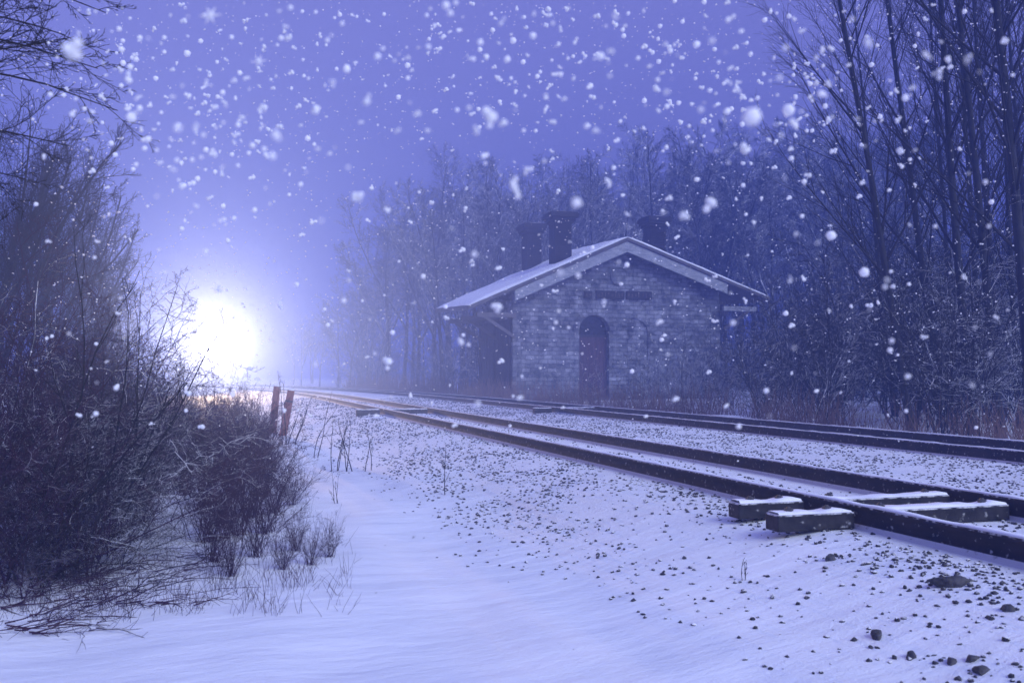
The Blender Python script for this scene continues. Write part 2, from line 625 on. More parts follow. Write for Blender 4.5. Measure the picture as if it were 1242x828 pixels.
def ground_hit(px, py):
    """point of the ground seen at photo pixel (px, py)"""
    d = (FWD + RGT * ((px - 621) / F_PX) + Vector((0, 0, (455 - py) / F_PX)))
    t = 2.0
    for _ in range(4000):
        p = CAM + d * t
        if p.z <= ground_z(p.x, p.y):
            return p
        t += .01 + t * .0015
    return p


ROCKS = [(1058, 769, .075, 'angular dark rock standing alone in the snow at lower right'),
         (1150, 708, .13, 'long low dark rock lying half buried below the nearest rail'),
         (1216, 738, .075, 'dark rock with a snowy top near the right edge of the foreground'),
         (1148, 800, .06, 'dark rock, left one of the close pair at bottom right'),
         (1172, 796, .06, 'dark rock, right one of the close pair at bottom right'),
         (1182, 811, .075, 'flat dark rock at the bottom edge, in front of the close pair'),
         (1100, 792, .055, 'small dark rock in a scatter of pebbles at lower right'),
         (1004, 677, .07, 'dark lump of stone beneath the bolted timber ends'),
         (952, 650, .035, 'small dark stone just below the nearest timber end')]
for i, (px, py, sz, lab) in enumerate(ROCKS):
    p = ground_hit(px, py)
    V, F = rock_arrays(40 + i, 3)
    V = V * sz * .72
    if i == 1:
        V = V * np.array([1.6, 1.0, .85], dtype=np.float32)
    o = link('rock', mesh_np('rock', V, F), M['rock'])
    o.location = (p.x, p.y, p.z + sz * .12)
    o.rotation_euler = (0, 0, rr.uniform(-.6, .6) if i != 1 else R(-20))
    tag(o, lab, 'rock', 'rocks in the foreground snow')
# loose pebbles round those rocks
pl = []
for _ in range(520):
    px, py = rr.uniform(860, 1242), rr.uniform(640, 826)
    if rr.random() > .15 + .85 * smooth(900, 1200, px) * (.4 + .6 * max(0, .5 + mnoise.noise(Vector((px * .02, py * .03, 0))))):
        continue
    p = ground_hit(px, py)
    sz = rr.choice((.004, .006, .008, .011, .016, .024)) * rr.uniform(.7, 1.3)
    pl.append((rr.randrange(8), rmat(p + Vector((0, 0, sz * .1)), sz, rr)))
for _ in range(150):
    px, py = rr.uniform(420, 960), rr.uniform(590, 800)
    if rr.random() > max(0, .2 + mnoise.noise(Vector((px * .015, py * .03, 9)))) * 2:
        continue
    p = ground_hit(px, py)
    sz = rr.choice((.004, .005, .007, .010)) * rr.uniform(.7, 1.3)
    pl.append((rr.randrange(8), rmat(p + Vector((0, 0, sz * .1)), sz, rr)))
tag(link('pebbles', scatter_mesh('pebbles', rocks, pl), M['ballast']), 'scatter of dark pebbles on the foreground snow at lower right', 'pebbles', kind='stuff')


# ------------------------------------------------------------------ bare vegetation
def wander(p, d, length, n, rr, wob, trop):
    pts = [p.copy()]
    d = d.normalized()
    st = length / n
    for _ in range(n):
        d = (d + Vector((rr.gauss(0, wob), rr.gauss(0, wob), rr.gauss(0, wob) + trop))).normalized()
        p = p + d * st
        pts.append(p.copy())
    return pts


def rads(r0, r1, n):
    return [r0 + (r1 - r0) * (i / n) ** .8 for i in range(n + 1)]


def point_on(pts, t):
    f = t * (len(pts) - 1)
    i = min(int(f), len(pts) - 2)
    return pts[i].lerp(pts[i + 1], f - i), (pts[i + 1] - pts[i]).normalized()


def tilt(d, ang, rr):
    a = d.cross(Vector((rr.gauss(0, 1), rr.gauss(0, 1), rr.gauss(0, 1))))
    if a.length < 1e-4:
        a = Vector((1, 0, 0))
    return (Matrix.Rotation(ang, 3, a.normalized()) @ d)


def grow(mb, pts, length, r0, lev, prm, rr):
    """sub-branches on the limb pts; prm[lev] = count, t0, angle, length ratio, wobble, tropism, min radius"""
    if lev >= len(prm):
        return
    cnt, t0, ang, lr, wob, trop, rmin = prm[lev]
    cnt = max(1, int(cnt * rr.uniform(.75, 1.25)))
    for q in range(cnt):
        t = t0 + (1 - t0) * (q + rr.random()) / cnt
        p, d = point_on(pts, min(t, .99))
        ln = length * lr * (1.15 - .75 * t) * rr.uniform(.65, 1.25)
        dd = tilt(d, R(ang) * rr.uniform(.7, 1.3), rr)
        n = 5 if lev == 0 else (4 if lev == 1 else 3)
        r = max(rmin, min(r0 * .55 * (1.1 - .7 * t), ln * .0068))
        sub = wander(p, dd, ln, n, rr, wob, trop)
        mb.tube(sub, rads(r, rmin * .6, n), 5 if r > .03 else 3)
        grow(mb, sub, ln, r, lev + 1, prm, rr)


def make_tree(name, seed, height, r0, prm, wob=.03, trop=.02, clear=0.0, forks=0, lean=(0, 0), mat=None, kids=('trunk', 'branches')):
    """returns (trunk mesh, branches mesh)"""
    rr = random.Random(seed)
    tk, br = MB(), MB()
    d0 = Vector((lean[0], lean[1], 1))
    pts = wander(Vector((0, 0, -.25)), d0, height, 14, rr, wob, trop)
    tk.tube(pts, [r0 * (1.25 if i == 0 else 1 - .93 * (i / 14) ** .9) for i in range(15)], 9)
    grow(br, pts, height, r0, 0, prm, rr)
    for k in range(forks):
        t = rr.uniform(.22, .5)
        p, d = point_on(pts, t)
        ln = height * (1 - t) * rr.uniform(.75, 1.0)
        sub = wander(p, tilt(d, R(rr.uniform(14, 30)), rr), ln, 10, rr, wob * 1.4, trop * 1.8)
        rf = r0 * (1 - .9 * t) * .8
        tk.tube(sub, rads(rf, .02, 10), 7)
        grow(br, sub, ln, rf, 0, prm, rr)
    return tk.mesh(name + '_trunk'), br.mesh(name + '_branches', False)


def plant_tree(name, meshes, loc, rz, sc, label, cat, group, mat_t, mat_b, tip=(0, 0)):
    t = empty(name, loc, rz)
    t.rotation_euler = (tip[0], tip[1], rz)
    t.scale = (sc, sc, sc)
    tag(t, label, cat, group)
    link('trunk', meshes[0], mat_t, t)
    link('crown', meshes[1], mat_b, t)
    return t


# tall slender trees at the right
PRM_TALL = [(46, .16, 30, .21, .03, .05, .007), (12, .12, 30, .42, .05, .05, .0045), (6, .12, 34, .45, .08, .03, .0035)]
tall = [make_tree('tall_tree', 100 + i, 21 + 2 * i, .092 + .016 * i, PRM_TALL, .010, .015) for i in range(3)]
TALL = [(1105, 21.0, 0, 8.5, 1.0, 'tall bare tree leaning left, leftmost of the tall trunks at right'),
        (1142, 24.0, 1, 6.0, 1.0, 'tall bare tree with a thick trunk, second of the tall trunks at right'),
        (1178, 21.5, 2, 4.5, .92, None), (1160, 30.0, 0, 3.0, 1.0, None), (1212, 20.0, 1, 4.0, .95, None), (1252, 17.5, 2, 3.0, .95, None),
        (1215, 29.0, 2, 3.0, 1.0, None), (1262, 26, 0, 4, 1.0, None), (1195, 26.0, 1, 2.5, .9, None), (1235, 23.5, 0, 2.0, .9, None), (1085, 30.0, 2, 6, .72, None), (1300, 22, 1, 3, 1, None)]
for i, (px, d, k, ln, sc, lab) in enumerate(TALL):
    x, y = place(px, d)
    # lean towards the tracks (camera-left)
    ax = FWD
    t = plant_tree('bare_tree', tall[k], (x, y, ground_z(x, y)), 0, sc, lab or 'tall slender bare tree in the dense wood at the right edge', 'tree',
                   'tall bare trees at the right', M['bark'], M['twig_frost'])
    t.rotation_mode = 'QUATERNION'
    t.rotation_quaternion = Matrix.Rotation(R(-ln), 3, ax).to_quaternion() @ Matrix.Rotation(rng.uniform(0, 6.28), 3, 'Z').to_quaternion()

# hazy wood behind the building
PRM_WOOD = [(20, .26, 42, .30, .09, .04, .018), (10, .15, 46, .50, .13, .03, .012), (9, .10, 50, .48, .17, .02, .010)]
wood = [make_tree('wood_tree', 200 + i, 15.5 + i * .9, .20, PRM_WOOD, .05, .02, forks=2) for i in range(5)]
WOODLAB = 'bare forked tree in the hazy wood behind the stone building'
rr = random.Random(77)


def skyline(px):
    pts = [(300, 60), (390, 85), (440, 130), (480, 205), (520, 262), (560, 265), (600, 245), (650, 262), (700, 258), (760, 270), (810, 300), (870, 290), (920, 300), (980, 300), (1100, 290), (1300, 300)]
    for (a, za), (b, zb) in zip(pts, pts[1:]):
        if px <= b:
            return za + (zb - za) * max(0, (px - a)) / (b - a)
    return 290


count = 0
for row, (d0, d1, n, x0, x1) in enumerate([(64, 74, 28, 520, 1130), (74, 90, 32, 470, 1130), (90, 115, 36, 430, 1150)]):
    for i in range(n):
        px = x0 + (x1 - x0) * (i + rr.random()) / n
        d = rr.uniform(d0, d1)
        h = (skyline(px) * rr.uniform(.84, 1.12)) * d / F_PX + 1.3
        k = rr.randrange(5)
        x, y = place(px, d)
        if y > 44 and y < 56 and 11 < x < 32:
            continue
        plant_tree('bare_tree', wood[k], (x, y, ground_z(x, y)), rr.uniform(0, 6.28), h / (16.2 + k * .9), WOODLAB, 'tree', 'bare trees in the hazy wood', M['bark_far'], M['bark_far'])
        count += 1
# trees fading into the mist right of the train
for i in range(12):
    px = 350 + 11 * i + rr.uniform(-8, 8)
    d = rr.uniform(105, 150) - 2.5 * i
    h = skyline(px) * rr.uniform(.75, 1.05) * d / F_PX + 1
    x, y = place(px, d)
    k = rr.randrange(5)
    plant_tree('bare_tree', wood[k], (x, y, ground_z(x, y)), rr.uniform(0, 6.28), max(.35, h / 17), 'distant bare tree dissolving into mist between the train glare and the wood', 'tree',
               'misty trees beyond the tracks', M['bark_far'], M['bark_far'])


# shrubs: many stems from one root
def make_shrub(seed, height, stems, prm, rmin=.004, spread=32, arch=0.0, bias=(0, 0), nseg=7, wob=.09):
    rr = random.Random(seed)
    mb = MB()
    for q in range(stems):
        a = rr.uniform(0, 6.283)
        sp = R(spread) * rr.random() ** .7
        d = Vector((math.cos(a) * math.sin(sp) + bias[0], math.sin(a) * math.sin(sp) + bias[1], math.cos(sp)))
        ln = height * rr.uniform(.55, 1.12)
        p = Vector((rr.gauss(0, .12 * height * .4), rr.gauss(0, .12 * height * .4), -.06))
        pts = wander(p, d, ln, nseg, rr, wob, -arch)
        r = rmin * 1.7 + ln * .0022
        mb.tube(pts, rads(r, rmin * .7, nseg), 4)
        grow(mb, pts, ln, r, 0, prm, rr)
    return mb


# dense undergrowth in front of and under the right-hand wood
PRM_SH = [(9, .15, 40, .38, .13, .01, .006), (6, .1, 45, .5, .16, .0, .005), (3, .1, 48, .5, .2, 0, .0045)]
shr = [make_shrub(300 + i, 4.6, 8, PRM_SH, .006).arrays() for i in range(4)]
pl = []
rr = random.Random(9)
for i in range(72):
    px = rr.uniform(900, 1330)
    d = rr.uniform(15.5, 34)
    x, y = place(px, d)
    if x < 13.6:
        continue
    # canopy of the scrub rises to the right
    top = 60 + 150 * smooth(880, 1120, px) * rr.uniform(.6, 1.1)
    sc = max(.3, (top * d / F_PX + 1.2) / 4.6)
    pl.append((rr.randrange(4), Matrix.Translation((x, y, ground_z(x, y))) @ Matrix.Rotation(rr.uniform(0, 6.28), 4, 'Z') @ Matrix.Diagonal((sc, sc, sc, 1))))
for i in range(70):
    px = rr.uniform(860, 1300)
    d = rr.uniform(34, 56)
    x, y = place(px, d)
    if y > 43 and x < 32.5:
        continue
    top = 70 + 140 * smooth(880, 1080, px) * rr.uniform(.6, 1.15)
    sc = max(.3, (top * d / F_PX + 1.2) / 4.6)
    pl.append((rr.randrange(4), Matrix.Translation((x, y, ground_z(x, y))) @ Matrix.Rotation(rr.uniform(0, 6.28), 4, 'Z') @ Matrix.Diagonal((sc, sc, sc, 1))))
tag(link('thicket', scatter_mesh('thicket', shr, pl), M['twig_snowy']), 'dense dark bare undergrowth below the tall trees at the right', 'thicket', kind='stuff')
# scrub in front of and beside the building, and under the far wood
pl = []
for i in range(44):
    px = rr.uniform(560, 900)
    d = rr.uniform(27, 43)
    x, y = place(px, d)
    if x < 13.4:
        continue
    sc = rr.uniform(.22, .55) * (1.5 if px > 760 else 1.0)
    pl.append((rr.randrange(4), Matrix.Translation((x, y, ground_z(x, y))) @ Matrix.Rotation(rr.uniform(0, 6.28), 4, 'Z') @ Matrix.Diagonal((sc, sc, sc, 1))))
for i in range(110):
    px = rr.uniform(400, 1000)
    d = rr.uniform(56, 92)
    x, y = place(px, d)
    if y < 56 and 11 < x < 32:
        continue
    if x - bend(y) < 14.5:
        continue
    sc = rr.uniform(.8, 2.0)
    pl.append((rr.randrange(4), Matrix.Translation((x, y, ground_z(x, y))) @ Matrix.Rotation(rr.uniform(0, 6.28), 4, 'Z') @ Matrix.Diagonal((sc, sc, sc, 1))))
tag(link('undergrowth', scatter_mesh('undergrowth', shr, pl), M['bark_far']), 'hazy bare scrub around the stone building and beneath the wood', 'undergrowth', kind='stuff')

# dry weeds along the far track
mb = MB()
rr = random.Random(31)
for i in range(9000):
    s = 7 + 70 * rr.random() ** 1.5
    x = 12.7 + abs(rr.gauss(0, 1.1)) + bend(s)
    if mnoise.noise(Vector((x * .7, s * .5, 4))) < -.22:
        continue
    h = rr.uniform(.25, .95) * (1 + .012 * s) * (.6 if x - bend(s) < 13 else 1)
    p = Vector((x, s, ground_z(x, s) - .03))
    d = Vector((rr.gauss(0, .22), rr.gauss(0, .22), 1))
    pts = wander(p, d, h, 3, rr, .12, -.01)
    w = .003 + .00012 * s
    mb.tube(pts, [w, w, w * .8, w * .4], 3)
tag(link('dry_weeds', mb.mesh('dry_weeds', False), M['dry']), 'strip of dry reddish weeds along the far track', 'weeds', kind='stuff')

# ---- left side
PRM_TW = [(9, .10, 55, .46, .17, .0, .0028), (7, .08, 55, .5, .2, -.01, .0021), (5, .1, 55, .5, .24, 0, .0016)]
left = []
for i in range(4):
    left.append(make_shrub(400 + i, 2.2, 12, PRM_TW, .0028, spread=62, arch=.01, wob=.16).mesh('shrub_twigs', False))
rr = random.Random(14)
# (column, depth, height)
LEFT = [(-5, 6.4, 1.1), (55, 6.6, 1.15), (105, 7.0, 1.1), (140, 7.6, 1.1), (30, 7.4, 1.5), (85, 8.0, 1.6), (172, 9.4, 1.3), (115, 9.0, 1.8), (20, 6.9, 1.9), (75, 7.2, 1.7), (-20, 7.6, 2.3), (120, 7.9, 1.55), (45, 8.4, 2.2), (150, 8.8, 1.7), (95, 9.3, 2.2), (10, 9.6, 2.8), (165, 10.2, 1.75), (130, 10.8, 2.2),
        (60, 11.2, 2.9), (180, 12.2, 1.8), (100, 12.8, 2.9), (150, 14.0, 2.6), (20, 13, 3.6), (190, 15.5, 1.8), (70, 15.5, 3.8), (130, 17, 3.4)]
for i, (px, d, h) in enumerate(LEFT):
    x, y = place(px, d)
    o = link('bare_shrub', left[i % 4], M[('bramble', 'twig_frost', 'bramble', 'twig_snowy')[i % 4]])
    o.location = (x, y, ground_z(x, y))
    o.rotation_euler = (0, 0, rr.uniform(0, 6.28))
    k = h / 2.2
    o.scale = (k * 1.05, k * 1.05, k)
    tag(o, 'dark tangled bare shrub in the thicket at the left edge', 'shrub', 'bare shrubs of the left thicket')

# weed clumps in the middle (goldenrod and grass stalks)
PRM_W = [(8, .15, 38, .30, .16, .02, .0017), (4, .1, 42, .5, .2, .02, .0013), (2, .2, 45, .5, .2, 0, .0011)]
weed = []
for i in range(3):
    weed.append(make_shrub(500 + i, 1.0, 30, PRM_W, .0015, spread=36, wob=.12, nseg=6).mesh('weed_stalks', False))
MID = [(285, 7.2, .62, 1), (262, 7.7, .75, 0), (312, 7.9, .72, 2), (345, 7.4, .42, 1), (378, 7.6, .42, 0), (402, 7.9, .40, 2), (362, 8.2, .48, 1), (250, 8.6, .9, 0), (290, 8.9, .95, 1), (325, 9.0, .82, 2),
       (270, 9.8, 1.05, 0), (305, 10.2, 1.1, 1), (335, 10.5, .9, 2), (355, 11.0, .6, 0), (250, 11, 1.15, 1), (285, 11.8, 1.25, 2), (318, 12.2, 1.15, 0), (225, 12, 1.1, 1), (300, 14, 1.35, 2), (270, 14, 1.3, 0),
       (322, 14.5, 1.1, 1), (235, 15, 1.25, 1), (290, 17, 1.5, 0), (255, 17.5, 1.45, 2), (312, 18, 1.2, 1), (215, 18, 1.4, 0), (275, 21, 1.5, 2), (300, 22.5, 1.4, 1), (240, 22, 1.5, 0), (322, 23, 1.2, 2),
       (205, 24, 1.7, 1), (265, 26, 1.6, 0), (290, 29, 1.5, 1), (230, 29, 1.7, 2)]
for i, (px, d, h, k) in enumerate(MID):
    x, y = place(px, d)
    o = link('weed_clump', weed[k], M['bramble'])
    o.location = (x, y, ground_z(x, y))
    o.rotation_euler = (0, 0, rr.uniform(0, 6.28))
    w = h * rr.uniform(1.0, 1.25) * (1.0 if i > 6 else .8)
    o.scale = (w, w, h)
    if px > 335 and d < 9:
        tag(o, 'low tuft of dry brown weeds at the right end of the roadside clump', 'weeds', 'low weed tufts')
    else:
        tag(o, 'dense clump of dark dry weeds between the thicket and the snow', 'weeds', 'dark weed clumps')

# fine grass and fallen twigs at the foot of the thicket
mb = MB()
for i in range(4200):
    px = rr.choice((rr.uniform(-10, 430), rr.uniform(190, 400)))
    py = rr.uniform(560, 745) if px > 190 else rr.uniform(690, 752)
    if px > 380 and py < 640:
        continue
    if rr.random() > 1.6 * max(0, .25 + mnoise.noise(Vector((px * .035, py * .035, 2)))):
        continue
    p = ground_hit(px, py)
    h = rr.uniform(.04, .26)
    pts = wander(p - Vector((0, 0, .02)), Vector((rr.gauss(0, .35), rr.gauss(0, .35), 1)), h, 3, rr, .15, -.02)
    mb.tube(pts, [.0016, .0014, .0012, .0007], 3)
for i in range(190):
    px, py = rr.uniform(-10, 240), rr.uniform(690, 768)
    if px > 130:
        py = rr.uniform(650, 735)
    p = ground_hit(px, py)
    a = rr.gauss(0, .9)
    d = Vector((math.cos(a), math.sin(a), rr.uniform(-.02, .16)))
    pts = wander(p + Vector((0, 0, .015)), d, rr.uniform(.2, .7), 5, rr, .12, .0)
    mb.tube(pts, rads(rr.uniform(.002, .006), .0014, 5), 4)
    grow(mb, pts, .5, .004, 0, [(3, .2, 35, .4, .15, .02, .0018)], rr)
tag(link('dry_grass', mb.mesh('dry_grass', False), M['bramble']), 'dry grass and fallen twigs along the foot of the left thicket', 'dry grass', kind='stuff')

# long arching stems against the glow
def stem_plant(name, px, d, height, n, seed, label, cat, group=None, spread=18, bias=(0, 0), arch=.0, prm=None, mat=None, rmin=.003, wob=.06):
    x, y = place(px, d)
    mb = make_shrub(seed, height, n, prm or [(4, .3, 30, .3, .1, .04, rmin * .8), (2, .2, 35, .4, .12, .02, rmin * .7)], rmin, spread, arch, bias, 8, wob)
    o = link(name, mb.mesh(name, False), mat or M['dark_bark'])
    o.location = (x, y, ground_z(x, y))
    return tag(o, label, cat, group)


stem_plant('bare_sapling', 118, 8.0, 2.5, 5, 601, 'bare sapling with long curved shoots silhouetted against the misty glow', 'sapling', bias=(.28, 0), spread=20, arch=-.03, rmin=.004)
stem_plant('bare_sapling', 165, 9.5, 1.6, 4, 602, 'low bare shoots bending right in front of the train glare', 'sapling', bias=(.55, 0), spread=22, arch=-.02, rmin=.004)
stem_plant('bare_sapling', 40, 7.0, 3.2, 4, 603, 'tall bare sapling with crossing stems high in the left thicket', 'sapling', bias=(.22, 0), spread=22, arch=.03, rmin=.005)
stem_plant('bare_sapling', 537, 11.2, .72, 1, 611, 'single thin sapling standing alone in the snow beside the gravel shoulder', 'sapling', spread=4, rmin=.0045, wob=.04)
stem_plant('bare_sapling', 408, 15.3, .95, 3, 612, 'leftmost small group of bare saplings on the snowy slope by the posts', 'sapling', spread=14, rmin=.005)
stem_plant('bare_sapling', 425, 15.0, .9, 3, 613, 'middle small group of bare saplings on the snowy slope', 'sapling', spread=16, rmin=.005)
stem_plant('bare_sapling', 446, 14.7, .85, 2, 614, 'rightmost small group of bare saplings on the snowy slope', 'sapling', spread=16, bias=(.2, 0), rmin=.005)
stem_plant('bare_sapling', 384, 17.5, 1.25, 2, 616, 'thin bare stem rising in front of the distant timber end', 'sapling', spread=8, bias=(.1, 0), rmin=.005)
stem_plant('bare_sapling', 355, 20.5, 1.7, 5, 617, 'bare shoots fanning out to the right of the two leaning posts', 'sapling', spread=20, bias=(.18, 0), rmin=.006)
stem_plant('dead_weed', 901, 6.1, .2, 3, 620, 'tiny dead weed sticking out of the foreground snow', 'weed', spread=10, rmin=.002)
stem_plant('dead_weed', 410, 11.0, .42, 4, 621, 'thin dead grass stalks standing in the snow right of the weed clump', 'weed', spread=12, rmin=.0022)
stem_plant('dead_weed', 735, 8.1, .13, 3, 622, 'bent dead stalks lying low in the middle of the snow', 'weed', spread=60, rmin=.002)
stem_plant('dead_weed', 500, 9.0, .13, 3, 623, 'low dead stalks half buried in the snow left of centre', 'weed', spread=70, rmin=.002)

# branches reaching in at top left: a tree that stands just outside the frame
rr = random.Random(41)
tx, ty = place(-262, 5.6)
t = empty('bare_tree', (tx, ty, ground_z(tx, ty)))
tag(t, 'near bare tree at the left edge whose dark boughs reach in at top left', 'tree')
mb = MB()
tp = wander(Vector((0, 0, -.2)), Vector((.05, 0, 1)), 5.2, 12, rr, .04, .02)
mb.tube(tp, rads(.11, .03, 12), 9)
link('trunk', mb.mesh('near_trunk'), M['bark'], t)
mb = MB()
PRM_N = [(11, .22, 30, .42, .10, .0, .0032), (7, .12, 34, .46, .13, .01, .0024), (4, .1, 38, .5, .16, .03, .002)]
for k, (zt, up, fw, ln) in enumerate([(.62, .14, .05, 1.6), (.66, .20, -.1, 1.75), (.70, .10, .15, 1.75), (.58, .16, .12, 1.35), (.74, .04, -.05, 1.75), (.52, .25, 0, 1.2), (.78, -.02, .1, 1.7), (.82, -.1, .0, 1.75), (.5, .1, -.15, 1.1), (.86, -.2, .1, 1.7)]):
    p, _ = point_on(tp, zt)
    pts = wander(p, RGT + Vector((0, 0, up)) + FWD * fw, ln, 8, rr, .07, -.028)
    mb.tube(pts, rads(.016, .003, 8), 5)
    grow(mb, pts, ln, .016, 0, PRM_N, rr)
link('crown', mb.mesh('near_boughs', False), M['dark_bark'], t)

# hazy trees standing on the left behind the thicket
PRM_L = [(20, .12, 38, .34, .08, .03, .010), (9, .1, 40, .46, .11, .02, .006), (6, .1, 44, .46, .14, .02, .0045)]
lt = [make_tree('left_tree', 700 + i, 9.0, .11, PRM_L, .04, .01, forks=3, lean=(.10, 0)) for i in range(3)]
for i, (px, d, h) in enumerate([(10, 20, 7.6), (62, 24, 7.4), (-15, 17, 7.0), (30, 27, 8.4), (85, 29, 7.2), (0, 24, 8.4), (98, 36, 7.0), (55, 34, 8.8), (115, 45, 6.6), (85, 50, 8.6), (128, 62, 6.8), (30, 44, 10), (-50, 21, 8), (140, 85, 7.5), (115, 75, 9)]):
    x, y = place(px, d)
    plant_tree('bare_tree', lt[i % 3], (x, y, ground_z(x, y)), rr.uniform(-.7, .7), h / 9.4,
               'hazy bare tree behind the left thicket' if d < 33 else 'faint bare tree in the mist left of the train glare', 'tree',
               'hazy trees at the left' if d < 33 else 'misty trees left of the train', M['bark'], M['twig'])
# distant scrub along the left of the line
pl = []
for i in range(46):
    px = rr.uniform(40, 200)
    d = rr.uniform(20, 62)
    x, y = place(px, d)
    sc = rr.uniform(.35, .8) * (1 if px < 150 else .6)
    pl.append((rr.randrange(4), Matrix.Translation((x, y, ground_z(x, y))) @ Matrix.Rotation(rr.uniform(0, 6.28), 4, 'Z') @ Matrix.Diagonal((sc, sc, sc, 1))))
tag(link('lineside_scrub', scatter_mesh('lineside_scrub', shr, pl), M['twig']), 'misty bare scrub along the left of the line below the hazy trees', 'scrub', kind='stuff')


# ------------------------------------------------------------------ two leaning posts
for px, d, h, lx, lab in ((331, 25.5, 1.42, R(5), 'left one of two old reddish posts in the weeds, the straighter one'),
                          (343, 24.6, 1.34, R(10), 'right one of two old reddish posts in the weeds, leaning right')):
    x, y = place(px, d)
    t = empty('old_post', (x, y, ground_z(x, y) - .1))
    tag(t, lab, 'post', 'two old posts')
    t.rotation_euler = (0, lx, R(-12))
    bm = bmesh.new()
    vs = bm_box(bm, (0, 0, h / 2), (.19, .17, h))
    for v in vs:
        if v.co.z > h * .6:
            v.co.x *= .92
            v.co.z += .05 * (v.co.x + v.co.y)
    bmesh.ops.subdivide_edges(bm, edges=bm.edges, cuts=3, use_grid_fill=True)
    for v in bm.verts:
        v.co += Vector((1, 1, .5)) * .012 * mnoise.noise(v.co * 7)
    link('shaft', bm_mesh('post_shaft', bm), M['post'], t)
    bm = bmesh.new()
    bmesh.ops.create_icosphere(bm, subdivisions=2, radius=1, matrix=Matrix.Translation((0, 0, h + .005)) @ Matrix.Diagonal((.085, .075, .03, 1)))
    link('snow_cap', bm_mesh('post_snow', bm, 0, True), M['snow'], t)
    if lx > R(7):
        box_obj('iron_band', (0, 0, h * .78), (.2, .18, .05), M['iron'], t)

# ------------------------------------------------------------------ stone building
B = empty('stone_building', (15.0, 46.2, -.42))
tag(B, 'derelict stone building with snowy gable roof, arched doorway and tall chimneys beyond the tracks', 'building')
W, DEP = 12.56, 6.2                       # gable width, depth
AP = Vector((6.4, -.8, 9.02))             # front apex, local
EL = Vector((-2.7, -.8, 5.02))            # front left eave corner
ER = Vector((15.45, -.8, 5.92))           # front right eave corner
APb, ELb, ERb = AP + Vector((0, 8.1, .32)), EL + Vector((0, 7.5, .34)), ER + Vector((0, 7.6, .3))
TH = .22


def roof_z(x):
    return EL.z + (AP.z - EL.z) * (x - EL.x) / (AP.x - EL.x) if x < AP.x else ER.z + (AP.z - ER.z) * (x - ER.x) / (AP.x - ER.x)


def arch(cx, w, zb, zs, n=14):
    """closed outline: jambs to the spring line then a half circle"""
    p = [(cx - w / 2, zb), (cx - w / 2, zs)]
    for i in range(1, n):
        a = math.pi - math.pi * i / n
        p.append((cx + w / 2 * math.cos(a), zs + w / 2 * math.sin(a)))
    return p + [(cx + w / 2, zs), (cx + w / 2, zb)]


DOOR = arch(4.72, 1.78, .12, 3.85)
NICHE = arch(7.15, 1.72, .55, 3.75)


def fill_poly(bm, outlines, y):
    es = []
    for pts in outlines:
        vs = [bm.verts.new((x, y, z)) for x, z in pts]
        for i in range(len(vs)):
            es.append(bm.edges.new((vs[i], vs[(i + 1) % len(vs)])))
    return bmesh.ops.triangle_fill(bm, edges=es, use_beauty=True, normal=(0, -1, 0))


bm = bmesh.new()
gable = [(0, 0), (W, 0), (W, roof_z(W) - TH - .1), (AP.x, AP.z - TH - .1), (0, roof_z(0) - TH - .1)]
g = fill_poly(bm, [gable, DOOR, NICHE], 0)
faces = [f for f in bm.faces]
ex = bmesh.ops.extrude_face_region(bm, geom=faces)
bmesh.ops.translate(bm, vec=(0, .42, 0), verts=[v for v in ex['geom'] if isinstance(v, bmesh.types.BMVert)])
link('gable_wall', bm_mesh('gable_wall', bm), M['stone'], B)
box_obj('side_wall', (.21, .42 + (DEP - .82) / 2, 2.75), (.42, DEP - .824, 5.5), M['stone'], B)
box_obj('side_wall', (W - .21, .42 + (DEP - .82) / 2, 2.95), (.42, DEP - .824, 5.9), M['stone'], B)
bm = bmesh.new()
fill_poly(bm, [[(.42, 0), (W - .42, 0), (W - .42, roof_z(W) - TH), (AP.x, AP.z - TH), (.42, roof_z(0) - TH)]], DEP)
faces = list(bm.faces)
ex = bmesh.ops.extrude_face_region(bm, geom=faces)
bmesh.ops.translate(bm, vec=(0, -.4, 0), verts=[v for v in ex['geom'] if isinstance(v, bmesh.types.BMVert)])
link('rear_wall', bm_mesh('rear_wall', bm), M['stone'], B)
# corner stones, plinth, arch ring
for sd in (0, 1):
    bm = bmesh.new()
    for k in range(12):
        wdt = .62 if k % 2 else .42
        bm_box(bm, (W - wdt / 2 + .03 if sd else wdt / 2 - .03, -.022, .42 + k * .44), (wdt, .045, .438))
    link('quoins', bm_mesh('quoins', bm, .01), M['stone'], B)
box_obj('plinth', (W / 2, -.06, .1), (W + .16, .12, .2), M['stone'], B, .02)
for nm, cx, w, zs in (('door_surround', 4.72, 1.78, 3.85),):
    bm = bmesh.new()
    nst = 11
    for i in range(nst):
        a = math.pi * (i + .5) / nst
        r = w / 2 + .19
        rot = Matrix.Rotation(math.pi / 2 - a, 4, 'Y')
        bm_box(bm, (cx + r * math.cos(a), -.03, zs + r * math.sin(a)), (math.pi * r / nst * .95, .062, .36), rot)
    link(nm, bm_mesh(nm, bm, .008), M['white_wood'] if False else M['stone'], B)
# door: boarded leaf and dark fanlight
dr = empty('door')
dr.parent = B
bm = bmesh.new()
for k in range(8):
    bm_box(bm, (4.72 - .77 + k * .22, .30, 1.86), (.212, .05, 3.42))
link('door_leaf', bm_mesh('door_leaf', bm, .006), M['door'], dr)
bm = bmesh.new()
fill_poly(bm, [arch(4.72, 1.76, 3.62, 3.85)], .33)
link('fanlight', bm_mesh('fanlight', bm), M['glass'], dr)
box_obj('transom', (4.72, .27, 3.60), (1.76, .1, .12), M['dark_board'], dr)
box_obj('door_latch', (5.27, .255, 1.5), (.05, .04, .22), M['iron'], dr)
